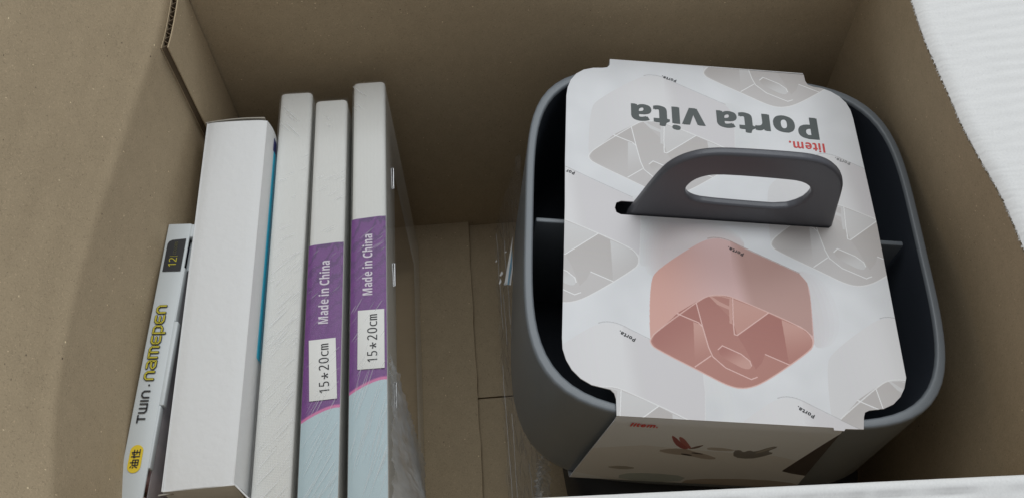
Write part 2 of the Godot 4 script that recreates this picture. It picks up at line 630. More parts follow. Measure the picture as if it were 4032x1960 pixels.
func make_pen_set():
	# own axes: x across the case, y up, z towards the viewer; origin at the far left foot
	var t := thing("pen_set", "white plastic case of coloured marker pens leaning on the carton's left wall", "pen set", Transform3D(Basis(Vector3.UP, -0.0495), Vector3(-0.1342, 0.0, -0.2235)))
	var L := 0.134
	var W := 0.0096
	var H := 0.16
	var th := 0.0012
	put("back_panel", rounded_box(Vector3(th / 2, H / 2, L / 2), Vector3(th, H, L), 0.0005, 2), M.case_plastic, t)
	put("top_panel", rounded_box(Vector3(W / 2, H - th / 2 + 0.0004, L / 2), Vector3(W, th, L + 0.0006), 0.0005, 2), M.case_plastic, t)
	put("end_panel", rounded_box(Vector3(W / 2 + 0.0004, H / 2 - 0.001, th / 2), Vector3(W - 0.0012, H - 0.003, th), 0.0004, 1), M.case_plastic, t)
	put("end_panel", rounded_box(Vector3(W / 2 + 0.0004, H / 2 - 0.001, L - th / 2), Vector3(W - 0.0012, H - 0.003, th), 0.0004, 1), M.case_plastic, t)
	put("bottom_panel", rounded_box(Vector3(W / 2, th / 2, L / 2), Vector3(W, th, L), 0.0004, 1), M.case_plastic, t)
	put("window", plain_box(Vector3(W - 0.0004, 0.004, 0.003), Vector3(W, H - 0.004, L - 0.003)), M.window_plastic, t)
	# clasp lips along the open edge
	for a in [[0.0, 0.0062, 0.0012], [0.0205, 0.0447, 0.0004], [0.0447, 0.0795, 0.0015], [0.0795, 0.1035, 0.0006], [0.1035, L, -0.0003]]:
		if a[2] > 0:
			put("clasp_lip", plain_box(Vector3(W - 0.0006, H - 0.0032, a[0]), Vector3(W + a[2], H + 0.0002, a[1])), M.case_plastic, t)
	put("clasp_lip", plain_box(Vector3(W - 0.0006, H - 0.0060, 0.0064), Vector3(W + 0.0012, H - 0.0032, 0.0203)), M.case_plastic, t)
	# pens stand side by side behind the window
	var hues := [lin(0.02, 0.02, 0.10), lin(0.03, 0.04, 0.20), lin(0.02, 0.20, 0.30), lin(0.02, 0.26, 0.24), lin(0.01, 0.18, 0.26), lin(0.02, 0.05, 0.28), lin(0.03, 0.03, 0.22), lin(0.40, 0.25, 0.30), lin(0.50, 0.30, 0.28), lin(0.62, 0.40, 0.38), lin(0.66, 0.42, 0.40), lin(0.6, 0.3, 0.28)]
	for k in 12:
		var m := mat("pen_ink", hues[k], 0.4)
		var st := begin()
		var rows := [[0.0, 0.002], [0.0035, 0.002], [0.0037, 0.004], [0.0037, 0.052], [0.0033, 0.0525], [0.0033, 0.108], [0.0037, 0.1085], [0.0037, 0.152], [0.0030, 0.154], [0.0, 0.154]]
		lathe(st, rows, Vector3(W - 0.0046, 0, 0.0085 + 0.0106 * k))
		put("pen", done(st), m, t)
	# what is printed on the top edge
	var top := H + 0.0004
	var badge := v2([[1.3, 9.6], [1.8, 8.4], [3.0, 7.7], [8.6, 7.2], [8.6, 22.4], [1.3, 22.4]], 1.0)
	var pts := []
	for q in badge:
		pts.append([q.x * 0.001, q.y * 0.001])
	var b := put("count_badge", flat_poly(pts), M.black_ink, t, Transform3D(Basis(), Vector3(0, top + 0.0003, 0)))
	b.set_meta("label", "black badge with the yellow number 12")
	letters("badge_number", "12", face(400), 0.0044, b, M.yellow_ink, Transform3D(flat_text_basis(), Vector3(0.0048, 0.0001, 0.0183)))
	letters("badge_word", "COLORS", face(400), 0.0017, b, M.olive_ink, Transform3D(flat_text_basis(), Vector3(0.0050, 0.0001, 0.0118)))
	put("badge_line", plain_box(Vector3(0.0032, 0, 0.01545), Vector3(0.0064, 0.0001, 0.0156)), M.yellow_ink, b)
	var pill := []
	for k in 24:
		var a := TAU * k / 24
		pts = [0.0045 + 0.0024 * cos(a), 0.1000 + (-0.0028 if sin(a) < 0 else 0.0028) + 0.0024 * sin(a)]
		pill.append(pts)
	var pl := put("type_badge", flat_poly(pill), M.orange_yellow_ink, t, Transform3D(Basis(), Vector3(0, top + 0.0003, 0)))
	pl.set_meta("label", "yellow pill with two black characters")
	var oil := [[[0.05, 0.9], [0.18, 0.8]], [[0, 0.62], [0.14, 0.54]], [[0.02, 0.1], [0.18, 0.38]], [[0.32, 0.7], [0.32, 0.05], [0.95, 0.05], [0.95, 0.7], [0.32, 0.7]], [[0.635, 0.95], [0.635, 0.05]], [[0.32, 0.38], [0.95, 0.38]]]
	var sort := [[[0.15, 0.95], [0.15, 0]], [[0.03, 0.7], [0.07, 0.5]], [[0.25, 0.75], [0.28, 0.6]], [[0.5, 0.9], [0.4, 0.55]], [[0.45, 0.7], [0.95, 0.7]], [[0.45, 0.38], [0.92, 0.38]], [[0.35, 0.04], [1, 0.04]], [[0.68, 0.95], [0.68, 0.04]]]
	var chars := []
	for p in oil:
		chars.append(p.map(func(q): return [q[0] * 0.0031, q[1] * 0.0031]))
	for p in sort:
		chars.append(p.map(func(q): return [q[0] * 0.0031 + 0.0037, q[1] * 0.0031]))
	put("badge_characters", stroke_mesh(chars, 0.00038, 0.00012), M.black_ink, pl, Transform3D(flat_text_basis(), Vector3(0.0060, 0.0001, 0.1034)))
	# the two words, drawn with a round brush
	var G := {
		"T": [[[0, 1], [0.75, 1]], [[0.375, 1], [0.375, 0]]],
		"W": [[[0, 1], [0, 0.25], [0.2, 0], [0.95, 0], [0.95, 1]], [[0.475, 1], [0.475, 0]]],
		"I": [[[0, 0], [0, 1]]],
		"N": [[[0, 0], [0, 0.75], [0.2, 1], [0.5, 1], [0.7, 0.75], [0.7, 0]]],
		"A": [[[0.05, 1], [0.5, 1], [0.7, 0.8], [0.7, 0], [0.2, 0], [0, 0.2], [0, 0.35], [0.2, 0.52], [0.7, 0.52]]],
		"M": [[[0, 0], [0, 1], [0.85, 1], [1.05, 0.8], [1.05, 0]], [[0.52, 1], [0.52, 0]]],
		"E": [[[0.7, 1], [0.2, 1], [0, 0.8], [0, 0.2], [0.2, 0], [0.7, 0]], [[0, 0.5], [0.6, 0.5]]],
		"P": [[[0, -0.4], [0, 1], [0.5, 1], [0.7, 0.8], [0.7, 0.2], [0.5, 0], [0, 0]]],
	}
	var word := func(seq: Array, scale_x: float, scale_y: float) -> Array:
		var out := []
		var x := 0.0
		for g in seq:
			for p in G[g]:
				out.append(p.map(func(q): return [(q[0] + x) * scale_x, q[1] * scale_y]))
			x += {"T": 1.05, "W": 1.3, "I": 0.36, "N": 1.05, "A": 1.05, "M": 1.4, "E": 1.02, "P": 1.05}[g]
		return out
	var at := func(x: float, z: float, dy: float) -> Transform3D: return Transform3D(flat_text_basis(), Vector3(x, top + 0.0003 + dy, z))
	put("word_print", stroke_mesh(word.call(["T", "W", "I", "N"], 0.0036, 0.0027), 0.00062, 0.00012), M.black_ink, t, at.call(0.0053, 0.0862, 0.0))
	put("dot_print", stroke_mesh([[[0, 0], [0.0001, 0]]], 0.0007, 0.00012), M.black_ink, t, at.call(0.0046, 0.0716, 0.0))
	var np: Array = word.call(["N", "A", "M", "E", "P", "E", "N"], 0.00425, 0.0032)
	put("name_outline_print", stroke_mesh(np, 0.00118, 0.00012), M.black_ink, t, at.call(0.0056, 0.0692, 0.0))
	put("name_print", stroke_mesh(np, 0.00068, 0.00012), M.yellow_ink, t, at.call(0.0056, 0.0692, 0.0002))


func lathe(st: SurfaceTool, rows: Array, at: Vector3, n := 14):
	for k in rows.size() - 1:
		for i in n:
			var p := []
			for s in [[k, i], [k, i + 1], [k + 1, i + 1], [k + 1, i]]:
				var a: float = TAU * s[1] / n
				p.append(at + Vector3(cos(a) * rows[s[0]][0], rows[s[0]][1], sin(a) * rows[s[0]][0]))
			quad(st, p[0], p[1], p[2], p[3], 1)


# ------------------------------------------------------------------ narrow white carton
func make_white_carton():
	var t := thing("white_carton", "narrow plain white paperboard box with a tucked end flap", "box")
	var y := 0.16
	var a := Vector3(-0.1232, y, -0.2760)
	var b := Vector3(-0.0967, y, -0.2755)
	var c := Vector3(-0.0987, y, -0.1114)
	var d := Vector3(-0.1241, y, -0.1109)
	# each wall a thin board with a soft fold; quads of the four sides
	put("top_panel", sheet(12, 20, func(u: float, v: float):
		var ce := c - Vector3(0.0002, 0, 0)
		var be := b - Vector3(0.0002, 0, 0)
		var p := (d.lerp(ce, u)).lerp(a.lerp(be, u), v)
		return p + Vector3(0, 0.00035 * sin(PI * u) - 0.0006 * pow(absf(2 * u - 1), 10) - 0.0004 * pow(1.0 - v, 30), 0), 0.0005), M.white_card, t)
	put("right_panel", sheet(12, 60, func(u: float, v: float):
		var p := c.lerp(b, u)
		var yy := 0.1594 * v
		return Vector3(p.x + 0.0016 * (1.0 - 0.25 * u) - 0.0016 * (1.0 - 0.25 * u) * pow(clampf((yy - 0.1525) / 0.0069, 0.0, 1.0), 1.5), yy, p.z), 0.0005), M.white_card, t)
	put("left_panel", sheet(6, 6, func(u: float, v: float):
		var p := a.lerp(d, u)
		return Vector3(p.x - 0.0001, (y - 0.0003) * v, p.z), 0.0005), M.white_card, t)
	put("far_panel", sheet(6, 6, func(u: float, v: float):
		var p := b.lerp(a, u)
		return Vector3(p.x, (y - 0.0012) * v, p.z - 0.0002), 0.0005), M.white_card, t)
	var e := put("far_end_flap", sheet(10, 3, func(u: float, v: float):
		var p := b.lerp(a, u)
		return Vector3(p.x - 0.001, y - 0.010 + v * 0.0106 - 0.0014 * u * v, p.z - 0.0012 - 0.0008 * sin(PI * u)), 0.0005), M.grey_board, t)
	e.set_meta("label", "raw greyish edge of the far end flap")
	put("near_end_flap", sheet(16, 10, func(u: float, v: float):
		var p := d.lerp(c, u)
		return Vector3(p.x + 0.0004, y - 0.0003 - 0.0006 * sin(PI * u) * (1.0 - v) - (1.0 - v) * 0.156, p.z + 0.0002 + 0.0012 * sin(PI * clampf((1.0 - v) * 6.0, 0.0, 1.0)) - 0.002 * (1.0 - v)), 0.0006), M.white_card, t)
	# the side panel's tongue sticks out past the end, and the left corner is bruised
	put("side_tongue", sheet(8, 10, func(u: float, v: float):
		var p := Vector3(-0.0989 + 0.0062 * u * (0.45 + 0.55 * v), 0, -0.1118 + 0.0062 * u)
		return Vector3(p.x, 0.03 + (y - 0.0313 - 0.0015 * u) * v, p.z), 0.0005), M.white_card, t)
	put("bruised_corner", sheet(6, 6, func(u: float, v: float):
		return Vector3(-0.1249 + 0.0042 * u, y - 0.0035 + 0.0036 * v - 0.0022 * u * v, -0.1104 + 0.0012 * (1.0 - u) * v), 0.0005), M.grey_board, t)
	# coloured print on the right side
	var pp := func(z0: float, z1: float, y0: float, y1: float) -> Mesh:
		return sheet(6, 6, func(u: float, v: float):
			var z: float = lerpf(z1, z0, u)
			var k := (z + 0.2755) / 0.1641
			return Vector3(lerpf(-0.0967, -0.0987, k) + 0.0018 - 0.0004 * (1.0 - k), lerpf(y0, y1, v), z), 0.0001)
	var pr := put("cyan_print", pp.call(-0.2655, -0.165, 0.06, 0.1500), M.cyan_print, t)
	pr.set_meta("label", "cyan printed field on the right side")
	put("navy_print", pp.call(-0.2720, -0.2655, 0.06, 0.1512), M.navy_print, t)


# ------------------------------------------------------------------ canvases
func canvas_print() -> ImageTexture:
	# the wrap: violet with darker leaf strokes, a pink curve, then pale blue.  u across, v from far (0) to near (1)
	var wide := 160
	var long := 1024
	var im := Image.create(wide, long, false, Image.FORMAT_RGB8)
	var n := noise(0.02, 70, 3)
	var violet := Color(0.42, 0.17, 0.49)
	var deep := Color(0.27, 0.10, 0.36)
	var pale := Color(0.69, 0.765, 0.79)
	for y in long:
		for x in wide:
			var u := float(x) / wide
			var edge := 660.0 - 40.0 * sin(u * PI * 0.5) - 4.0 * u
			var c := pale
			if y < edge:
				var s := fposmod((x * 0.85 + y) / 58.0 + 0.6 * n.get_noise_2d(x, y * 0.6), 1.0)
				var k := smoothstep(0.0, 0.06, s) * (1.0 - smoothstep(0.30, 0.42, s)) * clampf(1.0 - y / 420.0, 0.12, 1.0)
				k = k * 0.75 + 0.35 * clampf(n.get_noise_2d(x * 2.3 + 400, y * 2.3), 0, 1)
				c = violet.lerp(deep, clampf(k, 0, 1))
				if n.get_noise_2d(x * 14.0, y * 14.0) > 0.42:
					c = c.lerp(Color(0.66, 0.50, 0.72), 0.5)
				if edge - y < 14.0:
					c = Color(0.80, 0.42, 0.62).lerp(c, smoothstep(7.0, 14.0, edge - y))
			im.set_pixel(x, y, c)
	return ImageTexture.create_from_image(im)


func make_canvases():
	var wrap := mat("wrap_print", Color.WHITE, 0.5)
	wrap.albedo_texture = canvas_print()
	# own axes: x across the edge (0 = middle), y up, z from the far end (0) towards the viewer
	var first: Node3D = null
	var rows := [
		[Transform3D(Basis(Vector3.UP, -0.006) * Basis(Vector3(0, 0, 1), -0.010), Vector3(-0.0884, 0.0, -0.2992)), 0.0148, "white stretched canvas in clear film beside the narrow white box, without a violet band", 0.0],
		[Transform3D(Basis(Vector3.UP, 0.0), Vector3(-0.0707, 0.0, -0.2934)), 0.0155, "middle stretched canvas, its violet band and size sticker lying nearer the viewer", 0.0780],
		[Transform3D(Basis(Vector3.UP, 0.004), Vector3(-0.0533, 0.0, -0.3026)), 0.0152, "rightmost stretched canvas, farthest reaching, with staples showing on its right side", 0.0757],
	]
	for k in 3:
		var t: Node3D
		if first == null:
			t = make_canvas(rows[k][1])
			first = t
		else:
			t = first.duplicate()
			t.name = "stretched_canvas_%03d" % k
			add_child(t)
		t.transform = rows[k][0]
		tag(t, rows[k][2], "canvas", "film wrapped canvases standing on edge")
	for k in [1, 2]:
		var t: Node3D = get_node("stretched_canvas_%03d" % k)
		label_canvas(t, rows[k][3], wrap, k)
	crease_glint_film(get_node("stretched_canvas"), 0.0072, 5, [[0.09, 0.195, 90, 0.72, 0.012, 0.00020], [0.03, 0.11, 12, 1.2, 0.006, 0.0002], [0.004, 0.03, 4, -0.7, 0.012, 0.0003]])
	crease_glint_film(get_node("stretched_canvas_001"), 0.0074, 6, [[0.155, 0.198, 46, 0.50, 0.016, 0.00024], [0.04, 0.075, 12, 1.15, 0.007, 0.0002], [0.08, 0.15, 16, 0.8, 0.007, 0.00016], [0.004, 0.02, 2, -0.9, 0.012, 0.0003]])
	crease_glint_film(get_node("stretched_canvas_002"), 0.0074, 7, [[0.16, 0.20, 34, 0.30, 0.026, 0.00026], [0.12, 0.15, 14, 0.55, 0.009, 0.00018], [0.08, 0.11, 14, 0.9, 0.008, 0.00016], [0.004, 0.02, 4, -0.75, 0.016, 0.0004]])
	# the film of the last canvas bunches up at its near right corner
	var n := noise(40.0, 91, 3)
	var t3: Node3D = get_node("stretched_canvas_002")
	var b := put("bunched_film", sheet(46, 40, func(u: float, v: float):
		var z := lerpf(0.1995, 0.140, u)
		var y := lerpf(0.02, 0.1492, v)
		var puff := 0.0012 + 0.0105 * pow(1.0 - u, 1.5) * sin(PI * pow(v, 1.3)) + 0.0016 * n.get_noise_2d(z * 30.0 + y * 22.0, y * 3.0) + 0.0008 * n.get_noise_2d(z * 90.0 + y * 50.0, y * 9.0)
		return Vector3(0.0078 + maxf(puff, 0.0003), y, z), 0.0), M.bunched_film, t3)
	b.set_meta("label", "crumpled film at the near corner")
	var rs := RandomNumberGenerator.new()
	rs.seed = 4
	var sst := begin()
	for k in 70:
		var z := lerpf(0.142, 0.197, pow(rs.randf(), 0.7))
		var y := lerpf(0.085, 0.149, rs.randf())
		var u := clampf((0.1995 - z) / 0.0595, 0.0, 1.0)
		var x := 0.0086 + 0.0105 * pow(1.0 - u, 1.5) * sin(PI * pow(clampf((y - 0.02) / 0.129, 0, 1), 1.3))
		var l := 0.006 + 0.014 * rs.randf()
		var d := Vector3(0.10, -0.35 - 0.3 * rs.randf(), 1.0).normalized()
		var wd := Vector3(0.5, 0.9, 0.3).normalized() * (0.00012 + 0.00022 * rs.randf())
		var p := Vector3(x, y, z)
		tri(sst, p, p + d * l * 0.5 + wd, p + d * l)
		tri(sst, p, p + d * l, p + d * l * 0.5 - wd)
	var so := put("film_glint_streaks", done(sst), M.crease_glint_film, t3)  # pale slivers that stand in for glints on the crumpled film
	so.set_meta("kind", "stuff")


func frame_loop(rows: Array, W: float, H: float, r: float) -> SurfaceTool:
	# a rectangular ring in the y, z plane; rows are [inward, x]
	var st := begin()
	var ring := []
	for c in [[1, 0, 0.0], [1, 1, PI / 2], [0, 1, PI], [0, 0, PI * 1.5]]:
		for i in 4:
			ring.append([c[0], c[1], c[2] + PI / 2 * i / 3.0])
	var at := func(q: Array, row: Array) -> Vector3:
		var ins: float = row[0]
		var rr := maxf(r - ins, 0.0)
		var cy: float = (H - ins - rr) if q[0] else (ins + rr)
		var cz: float = (W - ins - rr) if q[1] else (ins + rr)
		# corner order runs far-top, near-top, near-bottom, far-bottom
		return Vector3(row[1], cy + rr * cos(q[2] - PI / 2 + 0.0) if false else cy + rr * cos(angle_of(q)), cz + rr * sin(angle_of(q)))
	for k in rows.size() - 1:
		for i in ring.size():
			var j := (i + 1) % ring.size()
			quad(st, at.call(ring[i], rows[k]), at.call(ring[j], rows[k]), at.call(ring[j], rows[k + 1]), at.call(ring[i], rows[k + 1]), 1 if rows[k].size() < 3 else -1)
	return st


func angle_of(q: Array) -> float:
	# 0 points up, a quarter turn points near: far-top runs -90..0, near-top 0..90, near-bottom 90..180, far-bottom 180..270
	return q[2] - PI / 2


func make_canvas(thick: float) -> Node3D:
	var t := thing("stretched_canvas", "", "canvas")
	var W := 0.200
	var H := 0.150
	var h := thick / 2
	# cloth: front face on the left, wrapped round the edge and 18 mm of the back
	var st := frame_loop([[0.06, -h + 0.0006], [0.0025, -h + 0.0002], [0.0009, -h + 0.0004], [0.0002, -h + 0.0012], [0.0, -h + 0.0026], [0.0, h - 0.0022], [0.0003, h - 0.0010], [0.0010, h - 0.0003], [0.0022, h], [0.0300, h + 0.0002], [0.0301, h - 0.0002]], W, H, 0.0016)
	put("canvas_cloth", done(st), M.canvas_cloth, t)
	put("canvas_panel", plain_box(Vector3(-h + 0.0006, 0.012, 0.012), Vector3(-h + 0.0011, H - 0.012, W - 0.012)), M.canvas_cloth, t)
	for a in [[0.004, 0.025, 0.003, W - 0.003], [H - 0.025, H - 0.004, 0.003, W - 0.003]]:
		put("stretcher_bar", plain_box(Vector3(-h + 0.002, a[0], a[2]), Vector3(h - 0.0006, a[1], a[3])), M.pine_wood, t)
	for a in [[0.003, 0.025], [W - 0.025, W - 0.003]]:
		put("stretcher_bar", plain_box(Vector3(-h + 0.002, 0.0255, a[0]), Vector3(h - 0.0006, H - 0.0255, a[1])), M.pine_wood, t)
	for z in [0.040, 0.0915, 0.148]:
		var s := begin()
		tube(s, [Vector3(h - 0.001, 0.1275, z - 0.0056), Vector3(h + 0.0007, 0.1277, z - 0.0053), Vector3(h + 0.0007, 0.1265, z + 0.0053), Vector3(h - 0.001, 0.1263, z + 0.0056)], 0.0004, 6)
		put("staple", done(s), M.staple_steel, t)
	# clear film, drawn tight, with slanting pulls on the edge
	var n := noise(30.0, 61, 3)
	var film := begin()
	var g := 0.00025
	var pull := func(z: float, x: float) -> float:
		var s := z * 1.0 + x * 1.5
		return 0.00016 * pow(absf(n.get_noise_2d(s * 14.0, z * 1.2)), 0.8) * (0.35 + 0.65 * smoothstep(-0.1, 0.35, n.get_noise_1d(z * 0.9 + 3.0)))
	var nx := 18
	var nz := 150
	var grid := func(i: int, j: int) -> Vector3:
		var x := lerpf(-h - g * 0.6, h + g * 0.6, float(i) / nx)
		var z := lerpf(-g, W + g, float(j) / nz)
		var round_off := 0.0007 * pow(absf(2.0 * i / nx - 1.0), 10) + 0.0009 * pow(absf(2.0 * j / nz - 1.0), 80)
		return Vector3(x, H + g + pull.call(z, x) - round_off, z)
	for i in nx:
		for j in nz:
			quad(film, grid.call(i, j), grid.call(i, j + 1), grid.call(i + 1, j + 1), grid.call(i + 1, j), 1)
	# down both sides and the ends
	var side_film := begin()
	for s in [-1.0, 1.0]:
		var side := func(u: float, v: float) -> Vector3:
			return Vector3(s * (h + g + 0.0004 * (0.5 + 0.5 * n.get_noise_2d(v * 6.0 + u * 2.2, u * 1.5)) * sin(PI * v)), lerpf(0.001, H + g - 0.0007, v), lerpf(-g, W + g, u))
		for i in 30:
			for j in 14:
				quad(side_film, side.call(i / 30.0, j / 14.0), side.call(i / 30.0, (j + 1) / 14.0), side.call((i + 1) / 30.0, (j + 1) / 14.0), side.call((i + 1) / 30.0, j / 14.0), 2)
	for z in [-g, W + g]:
		quad(film, Vector3(-h - g, 0.001, z), Vector3(-h - g, H, z), Vector3(h + g, H, z), Vector3(h + g, 0.001, z), 3)
	put("shrink_film", done(film), M.shrink_film, t)
	put("side_film", done(side_film), M.glossy_film, t)
	return t


# raised slanting film creases, whitened to stand in for glints along the edge
func crease_glint_film(t: Node3D, h: float, seed_: int, zones: Array):
	var r := RandomNumberGenerator.new()
	r.seed = seed_
	var st := begin()
	for zone in zones:      # [from z, to z, count, slant, length, width]
		for k in zone[2]:
			var z := lerpf(zone[0], zone[1], r.randf())
			var x := lerpf(-h * 0.95, h * 0.7, r.randf())
			var a: float = zone[3] + 0.14 * (r.randf() - 0.5)
			var d := Vector3(sin(a), 0, -cos(a))
			var l: float = zone[4] * (0.35 + 0.9 * r.randf())
			var w: float = zone[5] * (0.4 + 0.8 * r.randf())
			var s := Vector3(cos(a), 0, sin(a)) * w
			var p := Vector3(x, 0.15078, z)
			for i in 6:
				var u0 := i / 6.0
				var u1 := (i + 1) / 6.0
				var q0 := p + d * l * u0
				var q1 := p + d * l * u1
				if q1.x > h or q1.x < -h:
					break
				var k0 := sin(PI * u0)
				var k1 := sin(PI * u1)
				var up0 := Vector3(0, w * 0.7 * k0, 0)
				var up1 := Vector3(0, w * 0.7 * k1, 0)
				quad(st, q0 - s * k0, q1 - s * k1, q1 + up1, q0 + up0)
				quad(st, q0 + up0, q1 + up1, q1 + s * k1, q0 + s * k0)
	var o := put("film_crease_glints", done(st), M.crease_glint_film, t)
	o.set_meta("kind", "stuff")


func label_canvas(t: Node3D, z0: float, wrap: Material, which: int):
	var h := 0.0073
	var y := 0.15012
	var W := 0.2003
	# z0: where the band starts, measured from the far end
	var st := begin()
	var n := 24
	for i in 6:
		for j in n:
			var p := []
			var w := []
			for c in [[i, j], [i, j + 1], [i + 1, j + 1], [i + 1, j]]:
				var u := float(c[0]) / 6
				var v := float(c[1]) / n
				p.append(Vector3(lerpf(-h, h, u), y - 0.0005 * pow(absf(2 * u - 1), 24), lerpf(z0 - 0.0010 * u + 0.0006, W, v)))
				w.append(Vector2(u, v))
			# the band's printed length always covers 123 mm, whatever shows of it
			quad(st, p[0], p[1], p[2], p[3], 1, w)
	var band := put("paper_band", done(st), wrap, t)
	band.set_meta("label", "violet paper band turning pink edged and pale blue")
	var m := letters("origin_lettering", "Made in China", face(700), 0.0054, band, M.white_ink, Transform3D(flat_text_basis(), Vector3(0.0 if which == 1 else -0.0002, y + 0.00012, z0 + 0.0232)), 0.80)
	m.set_meta("label", "white words Made in China")
	var tilt := 0.045 if which == 1 else 0.0
	var s := put("size_sticker", plain_box(Vector3(-0.0053, 0, -0.0129), Vector3(0.0053, 0.00012, 0.0129)), M.sticker_paper, t, Transform3D(Basis(Vector3.UP, tilt), Vector3(0.0004 if which == 1 else 0.0012, y + 0.0003, z0 + 0.0575)))
	s.set_meta("label", "small white sticker reading 15*20cm")
	var mono := face(400, "Droid Sans Mono")
	var B := flat_text_basis()
	letters("size_lettering", "15", mono, 0.0054, s, M.black_ink, Transform3D(B, Vector3(0.0006, 0.0002, 0.0078)), 0.86)
	letters("size_lettering", "*", mono, 0.0058, s, M.black_ink, Transform3D(B, Vector3(0.0019, 0.0002, 0.0030)), 1.0)
	letters("size_lettering", "20cm", mono, 0.0054, s, M.black_ink, Transform3D(B, Vector3(0.0006, 0.0002, -0.0050)), 0.93)


# ------------------------------------------------------------------ dark pouch in clear film under the organizer
func make_pouch():
	var t := thing("wrapped_pouch", "dark soft package in loose clear film lying under the grey organizer", "package", Transform3D(Basis(), Vector3(0.095, 0, -0.195)))
	var roll := Basis(Vector3(0, 0, 1), -0.099)
	var st := begin()
	var n := 40
	var m := 28
	var f := func(i: int, j: int) -> Vector3:
		var th := TAU * i / n
		var ph := PI * j / m - PI / 2
		var e := 0.42
		var cp := signf(cos(ph)) * pow(absf(cos(ph)), 0.5)
		var sp := signf(sin(ph)) * pow(absf(sin(ph)), 0.55)
		var p := Vector3(0.070 * cp * signf(cos(th)) * pow(absf(cos(th)), e), 0.0335 * sp, 0.094 * cp * signf(sin(th)) * pow(absf(sin(th)), e))
		p = roll * p
		return Vector3(p.x, maxf(p.y + 0.0375, 0.0012), p.z)
	for i in n:
		for j in m:
			quad(st, f.call(i, j), f.call(i, j + 1), f.call(i + 1, j + 1), f.call(i + 1, j), 1)
	put("pouch_body", done(st), M.dark_fabric, t)
	var disc := []
	for k in 20:
		disc.append([0.0055 * cos(TAU * k / 20), 0.0055 * sin(TAU * k / 20)])
	var d := put("round_sticker", flat_poly(disc, 0.0002), M.tan_print, t, Transform3D(Basis(Vector3(1, 0, 0), 0.6) * Basis(Vector3(0, 0, 1), 0.35), Vector3(-0.0585, 0.0665, 0.0575)))
	d.set_meta("label", "small tan round sticker")
	# film: a loose skirt to the left and the front
	var w := noise(18.0, 77, 3)
	var skirt := sheet(70, 30, func(u: float, v: float):
		# u runs from the far left corner to the near right one, v upwards
		var p: Vector3
		if u < 0.6:
			var k := u / 0.6
			p = Vector3(-0.0945 - 0.004 * k, 0, lerpf(-0.116, 0.088, k))
		elif u < 0.7:
			var a := (u - 0.6) / 0.1 * PI / 2
			p = Vector3(-0.0905 - 0.008 * cos(a), 0, 0.088 + 0.010 * sin(a))
		else:
			p = Vector3(lerpf(-0.0905, 0.066, (u - 0.7) / 0.3), 0, 0.098)
		var lean := Vector3(0.016 * v * (1.0 - smoothstep(0.55, 0.72, u)), 0, -0.012 * v * smoothstep(0.6, 0.72, u))
		var wave := 0.0022 * w.get_noise_2d(u * 1.6, v * 1.2) + 0.0008 * w.get_noise_2d(u * 2.0, v * 7.0)
		var top := 0.076 + 0.008 * w.get_noise_1d(u * 3.0) - 0.012 * smoothstep(0.3, 0.6, u)
		return p + lean + Vector3(wave * (1.0 - smoothstep(0.55, 0.72, u)), v * top + 0.0008, wave * smoothstep(0.6, 0.72, u)), 0.0)
	var sk := put("clear_film", skirt, M.bag_film, t)
	sk.set_meta("label", "loose clear film with a creased upper edge")
	# a crumpled tuft of the film below the organizer's near left corner
	var tuft := sheet(30, 34, func(u: float, v: float):
		var ang := lerpf(2.35, 3.5, u)
		var rad := 0.020 + 0.0030 * w.get_noise_2d(u * 22.0, v * 3.0) + 0.0016 * w.get_noise_2d(u * 60.0, v * 12.0)
		return Vector3(-0.064 + rad * cos(ang), 0.052 + 0.040 * v - 0.012 * u, 0.066 + rad * sin(-ang) * 0.9 + 0.018 * (1.0 - v)), 0.0)
	var tu := put("film_tuft", tuft, M.bunched_film, t)
	tu.set_meta("label", "crumpled tuft of film under the organizer's corner")
	# creases of the film that catch the light
	for k in 9:
		var s := begin()
		var p := []
		var x0: float = [-0.0925, -0.0900, -0.0860, -0.0835, -0.0790, -0.0940, -0.0955, -0.0930, -0.0900][k]
		var z0: float = [-0.055, -0.030, 0.046, 0.055, 0.066, -0.095, -0.010, 0.020, -0.075][k]
		var l: float = [0.030, 0.024, 0.020, 0.026, 0.022, 0.060, 0.070, 0.060, 0.050][k]
		for i in 7:
			p.append(Vector3(x0 + 0.0006 * w.get_noise_1d(i * 0.3 + k), 0.030 + 0.007 * (k % 5) + 0.002 * sin(i + k), z0 + l * i / 6.0))
		tube(s, p, 0.00016, 5)
		put("film_crease", done(s), M.bunched_film, t)


